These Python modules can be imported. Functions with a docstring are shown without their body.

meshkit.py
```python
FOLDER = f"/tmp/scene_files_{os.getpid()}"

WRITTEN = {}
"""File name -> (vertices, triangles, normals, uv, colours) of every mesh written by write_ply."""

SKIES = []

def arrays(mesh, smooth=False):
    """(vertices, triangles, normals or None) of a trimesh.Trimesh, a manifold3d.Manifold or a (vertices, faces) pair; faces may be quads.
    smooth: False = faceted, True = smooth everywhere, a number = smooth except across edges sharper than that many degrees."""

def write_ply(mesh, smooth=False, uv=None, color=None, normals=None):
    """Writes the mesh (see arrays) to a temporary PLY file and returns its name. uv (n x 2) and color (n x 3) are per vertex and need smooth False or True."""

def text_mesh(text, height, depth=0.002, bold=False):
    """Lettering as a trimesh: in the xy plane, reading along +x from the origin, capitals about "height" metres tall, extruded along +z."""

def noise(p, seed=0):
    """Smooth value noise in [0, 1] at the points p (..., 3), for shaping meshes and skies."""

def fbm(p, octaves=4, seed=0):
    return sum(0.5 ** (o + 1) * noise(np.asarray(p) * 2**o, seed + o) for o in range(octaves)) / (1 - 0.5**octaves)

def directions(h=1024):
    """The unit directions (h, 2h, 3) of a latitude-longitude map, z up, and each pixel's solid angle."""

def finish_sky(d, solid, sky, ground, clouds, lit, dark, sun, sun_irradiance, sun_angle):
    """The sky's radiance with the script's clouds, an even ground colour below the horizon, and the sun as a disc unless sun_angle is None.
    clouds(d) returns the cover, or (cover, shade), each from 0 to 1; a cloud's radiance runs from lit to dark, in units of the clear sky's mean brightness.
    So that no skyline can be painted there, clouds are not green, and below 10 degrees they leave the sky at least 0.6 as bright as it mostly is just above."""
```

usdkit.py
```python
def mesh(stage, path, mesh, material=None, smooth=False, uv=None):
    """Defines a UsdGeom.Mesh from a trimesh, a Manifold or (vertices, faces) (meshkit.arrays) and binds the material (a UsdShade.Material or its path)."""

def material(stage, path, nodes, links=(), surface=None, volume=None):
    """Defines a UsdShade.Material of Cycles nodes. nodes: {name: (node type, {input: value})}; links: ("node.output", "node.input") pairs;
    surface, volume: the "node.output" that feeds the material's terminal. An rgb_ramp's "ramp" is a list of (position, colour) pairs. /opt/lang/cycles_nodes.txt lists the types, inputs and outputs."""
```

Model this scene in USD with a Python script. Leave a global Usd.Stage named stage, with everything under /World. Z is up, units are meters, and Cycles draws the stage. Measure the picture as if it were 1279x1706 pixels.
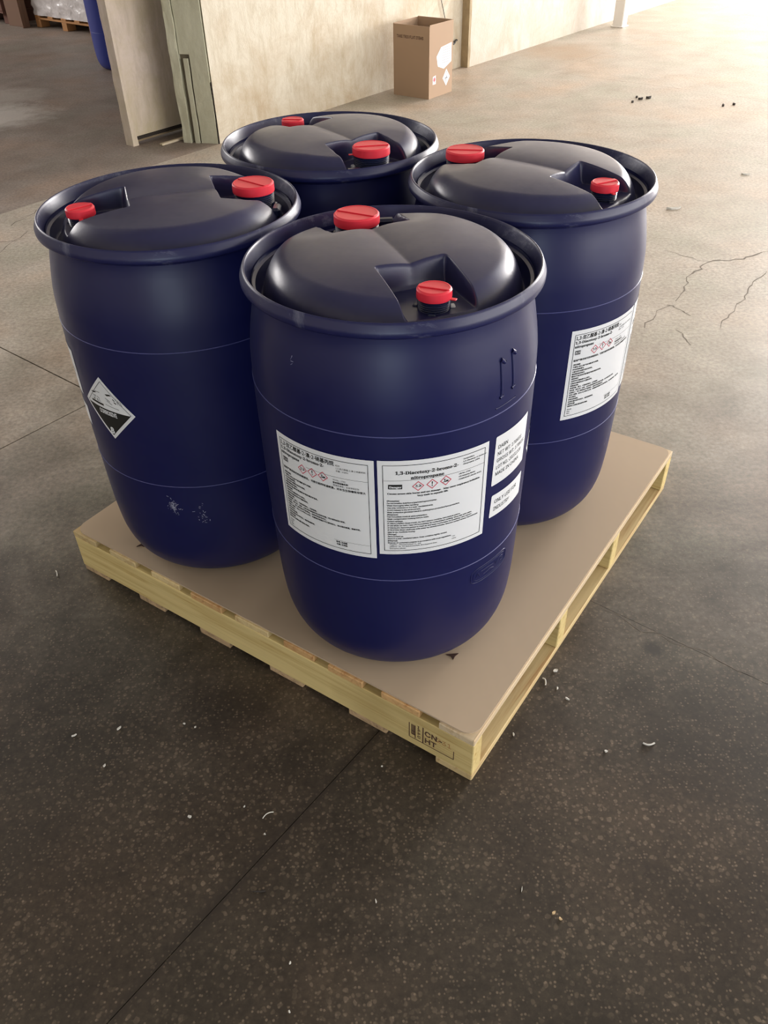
import glob, math
import numpy as np, trimesh, usdkit, meshkit
from pxr import Usd, UsdGeom, UsdLux, UsdShade, Gf, Sdf
from scipy.interpolate import PchipInterpolator
from shapely import affinity, union_all, box as sbox
from shapely.geometry import Polygon, LineString, Point

stage = Usd.Stage.CreateInMemory()
UsdGeom.SetStageUpAxis(stage, UsdGeom.Tokens.z)
UsdGeom.SetStageMetersPerUnit(stage, 1.0)
WORLD = UsdGeom.Xform.Define(stage, '/World')
UsdGeom.Scope.Define(stage, '/World/Looks')
rng = np.random.default_rng(7)

# ------------------------------------------------------------------ camera
IW, IH, FPX = 1279.0, 1706.0, 1366.71
PITCH, ROLL, CAM_H = 0.683559, -0.0253824, 1.656595
EXPOSURE = -0.06
_d = np.array([0, math.cos(PITCH), -math.sin(PITCH)]); _r = np.array([1.0, 0, 0]); _u = np.cross(_r, _d)
_r2 = _r * math.cos(ROLL) + _u * math.sin(ROLL); _u2 = -_r * math.sin(ROLL) + _u * math.cos(ROLL)
cam = UsdGeom.Camera.Define(stage, '/World/camera')
cam.CreateHorizontalApertureAttr(24.0)
cam.CreateVerticalApertureAttr(24.0 * IH / IW)
cam.CreateFocalLengthAttr(24.0 * FPX / IW)
cam.CreateClippingRangeAttr(Gf.Vec2f(0.05, 200))
cam.CreateExposureAttr(EXPOSURE)
cam.AddTransformOp().Set(Gf.Matrix4d(*[*_r2, 0], *[*_u2, 0], *[*(-_d), 0], 0, 0, CAM_H, 1))

# hall frame: u runs along the left wall (away from the camera), v out of that wall into the hall
A0 = np.array([-1.121, 6.282]); HANG = math.radians(51.0)
E1 = np.array([math.cos(HANG), math.sin(HANG)]); E2 = np.array([math.sin(HANG), -math.cos(HANG)])
def hall(u, v, z=0.0):
    return np.array([*(A0 + E1 * u + E2 * v), z])

# ------------------------------------------------------------------ sky, daylight through the openings, added fill
SKY = 0.2
dome = UsdLux.DomeLight.Define(stage, '/World/sky')
dome.CreateIntensityAttr(SKY); dome.CreateColorAttr(Gf.Vec3f(0.80, 0.90, 1.0))
def daylight(name, centre, normal, w, h, intensity, colour):
    """light from an opening of the shell: a rectangle standing in the plane of that opening"""
    l = UsdLux.RectLight.Define(stage, '/World/' + name)
    l.CreateWidthAttr(w); l.CreateHeightAttr(h); l.CreateIntensityAttr(intensity); l.CreateColorAttr(Gf.Vec3f(*colour))
    n = np.asarray(normal, float); n /= np.linalg.norm(n)
    up = np.array([0, 0, 1.0]) if abs(n[2]) < .9 else np.array([*E1, 0.0])
    x = np.cross(up, -n); x /= np.linalg.norm(x); y = np.cross(-n, x)
    # light shines along its -Z, so +Z = -normal
    z = -n
    l.AddTransformOp().Set(Gf.Matrix4d(*x, 0, *np.cross(z, x), 0, *z, 0, *centre, 1))
    return l
E1v, E2v = np.array([*E1, 0.0]), np.array([*E2, 0.0])
daylight('daylight_loading_door', hall(16.1, 4.4, 2.4), -E1v, 5.6, 4.8, 52.0, (1.0, 0.955, 0.92))
daylight('daylight_side_window', hall(4.5, 13.1, 2.6), -E2v, 17.0, 3.2, 7.5, (1.0, 0.97, 0.95))
daylight('daylight_roof_light', hall(8.5, 5.0, 6.1), (0, 0, -1.0), 6.0, 3.0, 10.0, (1.0, 0.98, 0.96))  # unseen roof opening, added to brighten the far floor and the lids
daylight('daylight_rear_door', hall(-9.1, 8.6, 1.7), E1v, 3.4, 2.8, 5.0, (0.76, 0.89, 1.0))
daylight('daylight_store_window', hall(-2.0, -10.1, 3.4), E2v, 5.0, 2.0, 16.0, (1.0, 0.95, 0.92))  # unseen window, added as fill for the store room

# ------------------------------------------------------------------ materials
def mat(name, nodes, links, surface='p.BSDF'):
    return usdkit.material(stage, '/World/Looks/' + name, nodes, links, surface=surface)
def plain(name, col, rough=0.5, spec=0.5, bump=None, **kw):
    nodes = {'p': ('principled_bsdf', {'base_color': col, 'roughness': rough, 'specular_ior_level': spec, **kw})}
    links = []
    if bump:
        nodes.update({'tc': ('texture_coordinate', {}), 'n': ('noise_texture', {'scale': bump[0], 'detail': 3}), 'b': ('bump', {'strength': bump[1], 'distance': bump[2]})})
        links = [('tc.object', 'n.vector'), ('n.fac', 'b.height'), ('b.normal', 'p.normal')]
    return mat(name, nodes, links)

U0 = float(A0 @ E1)
def floor_material(name, dark, light, pebble, rough=(0.38, 0.62), peb=1.0, patches=(), wear_falloff=None):
    N = {
        'g': ('geometry', {}), 'p': ('principled_bsdf', {'specular_ior_level': 0.36}),
        'big': ('noise_texture', {'scale': 0.55, 'detail': 5, 'roughness': 0.6, 'distortion': 0.4}),
        'mid': ('noise_texture', {'scale': 3.2, 'detail': 6, 'roughness': 0.65, 'distortion': 0.3}),
        'fine': ('noise_texture', {'scale': 60, 'detail': 4, 'roughness': 0.7}),
        'hue': ('noise_texture', {'scale': 1.7, 'detail': 3}),
        'warp': ('noise_texture', {'scale': 45, 'detail': 2}),
        'wmix': ('mix_vector', {'fac': 0.015}),
        'v': ('voronoi_texture', {'scale': 74, 'randomness': 1.0}),
        'v2': ('voronoi_texture', {'scale': 135, 'randomness': 1.0}),
        'sep': ('separate_color', {}),
        'sep2': ('separate_color', {}),
        'm1': ('map_range', {'from_min': 0.42, 'from_max': 0.30, 'to_min': 0, 'to_max': 1, 'clamp': True}),
        'm2': ('map_range', {'from_min': 0.40, 'from_max': 0.25, 'to_min': 0, 'to_max': 1, 'clamp': True}),
        'pick': ('map_range', {'from_min': 0.25, 'from_max': 0.8, 'to_min': 0, 'to_max': 1, 'clamp': True}),
        'patch': ('map_range', {'from_min': 0.42, 'from_max': 0.62, 'to_min': 0.18, 'to_max': 1, 'clamp': True}),
        'a': ('math', {'math_type': 'multiply'}), 'b2': ('math', {'math_type': 'multiply'}), 'c': ('math', {'math_type': 'multiply', 'value2': 0.44 * peb}),
        'd': ('math', {'math_type': 'multiply', 'value2': 0.45 * peb}),
        'ramp': ('rgb_ramp', {'ramp': [(0.32, dark), (0.5, tuple(0.5 * (x + y) for x, y in zip(dark, light))), (0.68, light)]}),
        'tint': ('rgb_ramp', {'ramp': [(0.28, (1.09, 0.97, 0.88)), (0.5, (1, 1, 1)), (0.70, (0.93, 1.0, 0.97))]}),
        'mul': ('mix_color', {'blend_type': 'multiply', 'fac': 1.0}),
        'sum': ('math', {'math_type': 'multiply_add', 'value2': 0.5}), 'half': ('math', {'math_type': 'multiply', 'value2': 0.5}),
        'mp': ('mix_color', {'b': pebble}), 'mp2': ('mix_color', {'b': tuple(x * 1.05 for x in pebble)}),
        'grit': ('map_range', {'from_min': 0.25, 'from_max': 0.75, 'to_min': 0.62, 'to_max': 1.38, 'clamp': True}),
        'gm': ('mix_color', {'blend_type': 'multiply', 'fac': 1.0}),
        'rr': ('map_range', {'from_min': 0.3, 'from_max': 0.7, 'to_min': rough[0], 'to_max': rough[1], 'clamp': True}),
        'bh': ('math', {'math_type': 'multiply_add', 'value2': 0.35}),
        'bump': ('bump', {'strength': 0.22, 'distance': 0.0015}),
    }
    L = [('g.position', x + '.vector') for x in ('big', 'mid', 'fine', 'hue', 'warp', 'v2')]
    L += [('g.position', 'wmix.a'), ('warp.color', 'wmix.b'), ('wmix.result', 'v.vector'),
          ('v.color', 'sep.color'), ('v.distance', 'm1.value'), ('sep.r', 'pick.value'), ('m1.result', 'a.value1'), ('pick.result', 'a.value2'),
          ('mid.fac', 'patch.value'), ('a.value', 'b2.value1'), ('patch.result', 'b2.value2'), ('b2.value', 'c.value1'),
          ('big.fac', 'half.value1'), ('mid.fac', 'sum.value1'), ('half.value', 'sum.value3'), ('sum.value', 'ramp.fac'),
          ('hue.fac', 'tint.fac'), ('ramp.color', 'mul.a'), ('tint.color', 'mul.b'), ('mul.result', 'mp.a'), ('c.value', 'mp.fac'),
          ('v2.distance', 'm2.value'), ('m2.result', 'd.value1'), ('mp.result', 'mp2.a'), ('v2.color', 'sep2.color'),
          ('fine.fac', 'grit.value'), ('mp2.result', 'gm.a'), ('grit.result', 'gm.b'),
          ('big.fac', 'rr.value'), ('rr.result', 'p.roughness'),
          ('fine.fac', 'bh.value1'), ('bh.value', 'bump.height'), ('bump.normal', 'p.normal')]
    # only some of the small grains show
    N['pick2'] = ('map_range', {'from_min': 0.4, 'from_max': 0.95, 'to_min': 0, 'to_max': 1, 'clamp': True}); N['e'] = ('math', {'math_type': 'multiply'})
    L += [('sep2.g', 'pick2.value'), ('d.value', 'e.value1'), ('pick2.result', 'e.value2'), ('e.value', 'mp2.fac')]
    last = 'gm.result'
    if wear_falloff:      # the slabs towards the near end wear down to the dark aggregate; further on the trowelled dusty finish is left; light falloff is painted in too
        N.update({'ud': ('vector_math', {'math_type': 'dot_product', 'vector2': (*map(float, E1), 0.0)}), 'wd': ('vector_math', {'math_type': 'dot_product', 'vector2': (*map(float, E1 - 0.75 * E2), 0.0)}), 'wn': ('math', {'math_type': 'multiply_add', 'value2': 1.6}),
                  'wm': ('map_range', {'from_min': wear_falloff[0], 'from_max': wear_falloff[1], 'to_min': 0, 'to_max': 1, 'clamp': True, 'range_type': 'smoothstep'}),
                  'wr': ('rgb_ramp', {'ramp': [(0.34, wear_falloff[2]), (0.5, tuple(0.5 * (x + y) for x, y in zip(wear_falloff[2], wear_falloff[3]))), (0.66, wear_falloff[3])]}),
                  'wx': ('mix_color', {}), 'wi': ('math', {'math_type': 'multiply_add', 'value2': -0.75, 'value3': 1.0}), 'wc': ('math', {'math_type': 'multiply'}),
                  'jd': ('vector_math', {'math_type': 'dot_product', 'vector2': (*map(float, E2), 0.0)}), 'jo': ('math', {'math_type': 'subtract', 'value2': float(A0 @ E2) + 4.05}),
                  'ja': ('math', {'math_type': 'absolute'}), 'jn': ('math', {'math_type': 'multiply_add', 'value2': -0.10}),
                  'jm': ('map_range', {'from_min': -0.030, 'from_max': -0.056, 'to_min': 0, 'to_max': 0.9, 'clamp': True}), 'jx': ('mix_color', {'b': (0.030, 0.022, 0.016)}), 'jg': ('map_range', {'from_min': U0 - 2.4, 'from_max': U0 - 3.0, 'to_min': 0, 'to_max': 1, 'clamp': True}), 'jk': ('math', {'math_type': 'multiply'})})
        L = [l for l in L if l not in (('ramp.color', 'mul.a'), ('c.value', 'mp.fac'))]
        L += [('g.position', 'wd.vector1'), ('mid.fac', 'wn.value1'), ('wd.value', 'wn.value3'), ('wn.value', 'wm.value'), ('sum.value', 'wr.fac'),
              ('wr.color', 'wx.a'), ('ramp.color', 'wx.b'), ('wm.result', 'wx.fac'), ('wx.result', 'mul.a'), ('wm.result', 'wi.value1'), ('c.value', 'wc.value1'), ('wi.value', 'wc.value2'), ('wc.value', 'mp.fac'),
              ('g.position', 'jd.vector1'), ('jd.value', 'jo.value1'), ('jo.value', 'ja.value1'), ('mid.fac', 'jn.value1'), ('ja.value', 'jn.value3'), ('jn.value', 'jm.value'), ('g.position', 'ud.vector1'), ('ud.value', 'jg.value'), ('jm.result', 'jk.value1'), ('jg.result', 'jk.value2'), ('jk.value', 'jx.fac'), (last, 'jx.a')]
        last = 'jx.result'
    for i, (c, r, col, amt) in enumerate(patches):      # stains with a place of their own
        k = f's{i}'
        N[k + 'd'] = ('vector_math', {'math_type': 'distance', 'vector2': c})
        N[k + 'n'] = ('noise_texture', {'scale': 2.6 / r, 'detail': 8, 'roughness': 0.75})
        N[k + 'a'] = ('math', {'math_type': 'multiply_add', 'value2': -1.3 * r})
        N[k + 'm'] = ('map_range', {'from_min': 0.35 * r, 'from_max': -0.25 * r, 'to_min': 0, 'to_max': amt, 'clamp': True})
        N[k + 'x'] = ('mix_color', {'b': col})
        L += [('g.position', k + 'd.vector1'), ('g.position', k + 'n.vector'), ('n'.join([k, '.fac']), k + 'a.value1'), (k + 'd.value', k + 'a.value3'),
              (k + 'a.value', k + 'm.value'), (k + 'm.result', k + 'x.fac'), (last, k + 'x.a')]
        last = k + 'x.result'
    L.append((last, 'p.base_color'))
    return mat(name, N, L)

def wall_material(name, base, stain, low):
    N = {'g': ('geometry', {}), 'p': ('principled_bsdf', {'roughness': 0.7, 'specular_ior_level': 0.25}),
         'mp': ('mapping', {'scale': (9, 9, 2.6)}), 'st': ('noise_texture', {'scale': 1.5, 'detail': 8, 'roughness': 0.75, 'distortion': 0.5}),
         'bl': ('noise_texture', {'scale': 2.1, 'detail': 8, 'roughness': 0.72, 'distortion': 0.6}), 'fi': ('noise_texture', {'scale': 38, 'detail': 4, 'roughness': 0.75}),
         'sp': ('separate_xyz', {}), 'hz': ('map_range', {'from_min': 0.0, 'from_max': 1.1, 'to_min': 0.17, 'to_max': -0.05, 'clamp': True}),
         'stm': ('map_range', {'from_min': 0.45, 'from_max': 0.78, 'to_min': 0, 'to_max': 0.75, 'clamp': True}),
         'blm': ('math', {'math_type': 'add'}), 'blr': ('map_range', {'from_min': 0.49, 'from_max': 0.82, 'to_min': 0, 'to_max': 0.8, 'clamp': True}),
         'x1': ('mix_color', {'a': base, 'b': stain}), 'x2': ('mix_color', {'b': low}),
         'chip': ('map_range', {'from_min': 0.69, 'from_max': 0.75, 'to_min': 0, 'to_max': 0.6, 'clamp': True}), 'x3': ('mix_color', {'b': tuple(0.5 * x for x in stain)}),
         'cm': ('math', {'math_type': 'multiply'}),
         'bump': ('bump', {'strength': 0.4, 'distance': 0.004})}
    L = [('g.position', 'mp.vector'), ('mp.vector', 'st.vector'), ('g.position', 'bl.vector'), ('g.position', 'fi.vector'), ('g.position', 'sp.vector'),
         ('sp.z', 'hz.value'), ('st.fac', 'stm.value'), ('bl.fac', 'blm.value1'), ('hz.result', 'blm.value2'), ('blm.value', 'blr.value'),
         ('stm.result', 'x1.fac'), ('x1.result', 'x2.a'), ('blr.result', 'x2.fac'), ('fi.fac', 'chip.value'), ('chip.result', 'cm.value1'), ('blr.result', 'cm.value2'),
         ('x2.result', 'x3.a'), ('cm.value', 'x3.fac'), ('x3.result', 'p.base_color'), ('fi.fac', 'bump.height'), ('bump.normal', 'p.normal')]
    return mat(name, N, L)

def wood_material(name, base, dark, axis, knot=True):
    sc = {'x': (1.2, 26, 26), 'y': (26, 1.2, 26)}[axis]
    N = {'tc': ('texture_coordinate', {}), 'oi': ('object_info', {}), 'p': ('principled_bsdf', {'roughness': 0.62, 'specular_ior_level': 0.3}),
         'ad': ('vector_math', {'math_type': 'add'}), 'ml': ('vector_math', {'math_type': 'scale', 'scale': 37.0}),
         'mp': ('mapping', {'scale': sc}), 'n': ('noise_texture', {'scale': 2.4, 'detail': 4, 'roughness': 0.55, 'distortion': 0.8}),
         'n2': ('noise_texture', {'scale': 2.1, 'detail': 3}),
         'r': ('rgb_ramp', {'ramp': [(0.30, tuple(1.08 * c for c in base)), (0.5, base), (0.64, tuple(0.6 * b + 0.4 * d for b, d in zip(base, dark))), (0.74, dark)]}),
         'k': ('map_range', {'from_min': 0.62, 'from_max': 0.8, 'to_min': 0, 'to_max': 0.55, 'clamp': True}), 'x': ('mix_color', {'b': tuple(0.6 * c for c in dark)}),
         'hv': ('hsv', {'hue': 0.5, 'saturation': 1.0, 'fac': 1.0}), 'vv': ('map_range', {'from_min': 0, 'from_max': 1, 'to_min': 0.88, 'to_max': 1.08}),
         'b': ('bump', {'strength': 0.25, 'distance': 0.001})}
    L = [('oi.location', 'ml.vector1'), ('tc.object', 'ad.vector1'), ('oi.random', 'vv.value'), ('ad.vector', 'mp.vector'), ('mp.vector', 'n.vector'), ('ad.vector', 'n2.vector'),
         ('n.fac', 'r.fac'), ('n2.fac', 'k.value'), ('r.color', 'x.a'), ('k.result', 'x.fac'), ('x.result', 'hv.color'), ('vv.result', 'hv.value'), ('hv.color', 'p.base_color'),
         ('n.fac', 'b.height'), ('b.normal', 'p.normal'), ('oi.random', 'rv.x')]
    N['rv'] = ('combine_xyz', {'y': 0.3, 'z': 0.7}); N['ml2'] = ('vector_math', {'math_type': 'scale', 'scale': 41.0})
    L = [l for l in L if l[0] != 'oi.location'] + [('rv.vector', 'ml2.vector1'), ('ml2.vector', 'ad.vector2')]
    N.pop('ml')
    return mat(name, N, L)

def plastic_material(name, col, rough, scuff, thr=0.68):
    N = {'tc': ('texture_coordinate', {}), 'p': ('principled_bsdf', {'base_color': col, 'specular_ior_level': 0.5}),
         'n': ('noise_texture', {'scale': 6, 'detail': 5, 'roughness': 0.6}), 'r': ('map_range', {'from_min': 0.3, 'from_max': 0.7, 'to_min': rough - 0.05, 'to_max': rough + 0.07, 'clamp': True}),
         'f': ('noise_texture', {'scale': 9, 'detail': 8, 'roughness': 0.72, 'distortion': 0.6}), 'fm': ('map_range', {'from_min': thr, 'from_max': thr + 0.18, 'to_min': 0, 'to_max': scuff, 'clamp': True}),
         'x': ('mix_color', {'a': col, 'b': (0.32, 0.33, 0.42)}), 'g': ('noise_texture', {'scale': 260, 'detail': 2}), 'b': ('bump', {'strength': 0.06, 'distance': 0.001}), 'n3': ('noise_texture', {'scale': 5.5, 'detail': 2}),
         'b3': ('bump', {'strength': 0.12, 'distance': 0.012})}
    L = [('tc.object', 'n.vector'), ('tc.object', 'f.vector'), ('tc.object', 'g.vector'), ('tc.object', 'n3.vector'), ('n.fac', 'r.value'), ('r.result', 'p.roughness'), ('f.fac', 'fm.value'), ('fm.result', 'x.fac'),
         ('x.result', 'p.base_color'), ('n3.fac', 'b3.height'), ('b3.normal', 'b.normal'), ('g.fac', 'b.height'), ('b.normal', 'p.normal')]
    return mat(name, N, L)

M = {}
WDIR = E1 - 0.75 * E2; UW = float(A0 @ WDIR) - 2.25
M['floor'] = floor_material('concrete_floor', (0.275, 0.228, 0.176), (0.47, 0.42, 0.362), (0.25, 0.19, 0.135), wear_falloff=(UW - 3.4, UW - 0.4, (0.018, 0.0135, 0.0090), (0.076, 0.058, 0.040)),
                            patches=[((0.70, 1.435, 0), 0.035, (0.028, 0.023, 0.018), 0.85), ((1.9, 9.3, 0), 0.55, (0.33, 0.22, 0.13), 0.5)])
M['floor_store'] = floor_material('store_floor', (0.16, 0.125, 0.10), (0.30, 0.25, 0.215), (0.34, 0.29, 0.25), rough=(0.5, 0.7), peb=0.2,
                                  patches=[((-3.05, 7.25, 0), 0.5, (0.66, 0.63, 0.59), 0.6), ((-3.3, 7.9, 0), 0.5, (0.42, 0.38, 0.34), 0.6)])
M['recess'] = plain('recess_painted_shade', (0.16, 0.135, 0.09), 0.9)  # groove backing coloured dark, its shade put into the base colour
M['joint'] = plain('joint_dirt', (0.030, 0.022, 0.016), 0.9)
M['wall'] = wall_material('cream_wall', (0.60, 0.55, 0.45), (0.38, 0.31, 0.20), (0.37, 0.265, 0.15))
M['wall_far'] = wall_material('far_wall', (0.56, 0.52, 0.465), (0.42, 0.36, 0.28), (0.42, 0.34, 0.25))
M['door_leaf'] = wall_material('door_leaf_paint', (0.66, 0.56, 0.485), (0.40, 0.33, 0.25), (0.50, 0.42, 0.24))
M['green'] = wall_material('green_render', (0.57, 0.56, 0.43), (0.46, 0.44, 0.31), (0.44, 0.42, 0.29))
M['brown_edge'] = wall_material('brown_edge', (0.42, 0.33, 0.20), (0.25, 0.18, 0.10), (0.20, 0.14, 0.08))
M['plain_wall'] = plain('plain_wall', (0.50, 0.47, 0.42), 0.8, 0.2)
M['ceiling'] = plain('ceiling_paint', (0.45, 0.44, 0.42), 0.85, 0.2)
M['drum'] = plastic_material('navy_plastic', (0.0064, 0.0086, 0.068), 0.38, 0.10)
M['lid'] = plastic_material('navy_plastic_lid', (0.0185, 0.0190, 0.066), 0.31, 0.06)  # base lightened for dust and for reflected grey sheen painted in
M['rim'] = plastic_material('navy_plastic_rim', (0.0080, 0.0100, 0.066), 0.36, 0.55, 0.54)  # scuffs strengthened, also painting in the highlight of the rim
M['neck'] = plain('dark_neck', (0.008, 0.012, 0.045), 0.3)
M['blue_drum'] = plain('royal_blue_plastic', (0.02, 0.035, 0.26), 0.45)
M['red'] = plain('red_cap', (0.78, 0.030, 0.055), 0.42, 0.5, bump=(150, 0.05, 0.001))
M['scuff'] = plain('scuff', (0.30, 0.31, 0.40), 0.7)
M['seam'] = plain('seam_plastic', (0.055, 0.060, 0.19), 0.35)
M['label'] = plain('label_paper', (0.80, 0.81, 0.83), 0.45, 0.4)
M['ink'] = plain('black_ink', (0.014, 0.014, 0.014), 0.5)
M['grey_ink'] = plain('grey_ink', (0.20, 0.20, 0.21), 0.5)
M['red_ink'] = plain('red_ink', (0.60, 0.05, 0.09), 0.5)
M['glint_lug'] = plain('painted_glint', (0.55, 0.56, 0.58), 0.2)  # pale tone that paints glints onto some neck lugs
M['sheet'] = plain('kraft_sheet', (0.49, 0.38, 0.27), 0.75, 0.25, bump=(35, 0.12, 0.002))
M['sheet_edge'] = plain('kraft_edge', (0.42, 0.31, 0.20), 0.85)
M['tear'] = plain('torn_dark', (0.045, 0.018, 0.012), 0.9)
M['carton'] = plain('carton', (0.38, 0.262, 0.175), 0.75, 0.25, bump=(25, 0.1, 0.002))
M['carton_in'] = plain('carton_inside', (0.36, 0.22, 0.13), 0.8, 0.2)
M['print_brown'] = plain('print_brown', (0.10, 0.05, 0.03), 0.7)
M['pine_x'] = wood_material('pine_stringer', (0.70, 0.55, 0.25), (0.50, 0.32, 0.10), 'x')
M['pine_y'] = wood_material('pine_board', (0.70, 0.54, 0.28), (0.46, 0.23, 0.08), 'y')
M['pine_red'] = wood_material('pine_red_board', (0.62, 0.38, 0.17), (0.42, 0.17, 0.05), 'y')
M['pine_pale'] = wood_material('pine_pale_board', (0.72, 0.57, 0.38), (0.52, 0.34, 0.16), 'y')
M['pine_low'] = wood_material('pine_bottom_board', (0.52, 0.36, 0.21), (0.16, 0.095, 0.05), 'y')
M['orange_wood'] = plain('orange_wood', (0.45, 0.22, 0.08), 0.7)
M['paper'] = plain('white_scrap', (0.62, 0.60, 0.55), 0.7)
M['twig'] = plain('dark_scrap', (0.035, 0.028, 0.022), 0.8)
M['crumb'] = plain('tan_crumb', (0.62, 0.45, 0.25), 0.8)
M['film'] = plain('stretch_film', (0.72, 0.68, 0.67), 0.28, 0.6, bump=(9, 0.9, 0.03))
M['brown_board'] = plain('brown_board', (0.20, 0.115, 0.075), 0.75)
M['brown_carton'] = plain('dark_carton', (0.16, 0.075, 0.055), 0.8)
M['white_post'] = plain('white_post', (0.80, 0.76, 0.70), 0.5)
M['wire'] = plain('wire', (0.05, 0.045, 0.04), 0.6)

# ------------------------------------------------------------------ helpers
USED = {}
def numbered(parent, name):
    k = (str(parent), name); n = USED.get(k, 0); USED[k] = n + 1
    return name if n == 0 else f'{name}_{n:03d}'
def tag(prim, label=None, cat=None, group=None, kind=None):
    prim = prim.GetPrim()
    for k, v in (('label', label), ('category', cat), ('group', group), ('kind', kind)):
        if v: prim.SetCustomDataByKey(k, v)
    return prim
def obj(name, mesh, m, parent='/World', smooth=False, label=None):
    parent = parent if isinstance(parent, str) else str(parent.GetPath())
    p = usdkit.mesh(stage, parent + '/' + numbered(parent, name), mesh, M[m] if isinstance(m, str) else m, smooth=smooth).GetPrim()
    p.CreateAttribute('doubleSided', Sdf.ValueTypeNames.Bool).Set(True)
    if label: p.SetCustomDataByKey('label', label)
    return p
def thing(name, label, cat, loc=(0, 0, 0), rotz=0.0, group=None, kind=None):
    x = UsdGeom.Xform.Define(stage, '/World/' + numbered('/World', name))
    x.AddTranslateOp().Set(Gf.Vec3d(*map(float, loc))); x.AddRotateZOp().Set(float(math.degrees(rotz)))
    return tag(x, label, cat, group, kind)
cat_ = trimesh.util.concatenate
def bx(x0, y0, z0, x1, y1, z1, c=0.0):
    if c <= 0:
        return trimesh.creation.box(bounds=[[x0, y0, z0], [x1, y1, z1]])
    P = []
    for X, sx in ((x0, 1), (x1, -1)):
        for Y, sy in ((y0, 1), (y1, -1)):
            for Z, sz in ((z0, 1), (z1, -1)):
                P += [(X + sx * c, Y + sy * c, Z), (X + sx * c, Y, Z + sz * c), (X, Y + sy * c, Z + sz * c)]
    return trimesh.convex.convex_hull(np.array(P))
def lathe(prof, n=96, a0=0.0):
    """prof: list of (r, z); r==0 closes. Surface only."""
    prof = np.asarray(prof, float); th = a0 + np.linspace(0, 2 * np.pi, n, endpoint=False)
    V = np.stack([np.outer(prof[:, 0], np.cos(th)), np.outer(prof[:, 0], np.sin(th)), np.repeat(prof[:, 1][:, None], n, 1)], -1).reshape(-1, 3)
    i, j = np.meshgrid(np.arange(len(prof) - 1), np.arange(n), indexing='ij')
    a = i * n + j; b = i * n + (j + 1) % n
    Fq = np.stack([a, b, b + n, a + n], -1).reshape(-1, 4)
    m = trimesh.Trimesh(V, np.vstack([Fq[:, [0, 1, 2]], Fq[:, [0, 2, 3]]]), process=False)
    m.merge_vertices(); m.update_faces(m.nondegenerate_faces()); m.remove_unreferenced_vertices()
    return m
def tube(pts, r, n=8):
    pts = np.asarray(pts, float); T = np.gradient(pts, axis=0); T /= np.linalg.norm(T, axis=1)[:, None]
    ref = np.array([0.3, 0.9, 0.31]); U = np.cross(T, ref); U /= np.linalg.norm(U, axis=1)[:, None]; Wv = np.cross(T, U)
    a = np.linspace(0, 2 * np.pi, n, endpoint=False)
    V = (pts[:, None] + r * (np.cos(a)[None, :, None] * U[:, None] + np.sin(a)[None, :, None] * Wv[:, None])).reshape(-1, 3)
    i, j = np.meshgrid(np.arange(len(pts) - 1), np.arange(n), indexing='ij'); a_ = i * n + j; b_ = i * n + (j + 1) % n
    Fq = np.stack([a_, b_, b_ + n, a_ + n], -1).reshape(-1, 4)
    F = [*Fq[:, [0, 1, 2]], *Fq[:, [0, 2, 3]]]
    F += [(0, k, k + 1) for k in range(1, n - 1)] + [((len(pts) - 1) * n, (len(pts) - 1) * n + k + 1, (len(pts) - 1) * n + k) for k in range(1, n - 1)]
    return trimesh.Trimesh(V, np.array(F), process=False)
def extr(poly, h, z=0.0):
    m = trimesh.creation.extrude_polygon(poly, h, engine='earcut'); m.apply_translation([0, 0, z]); return m
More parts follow.
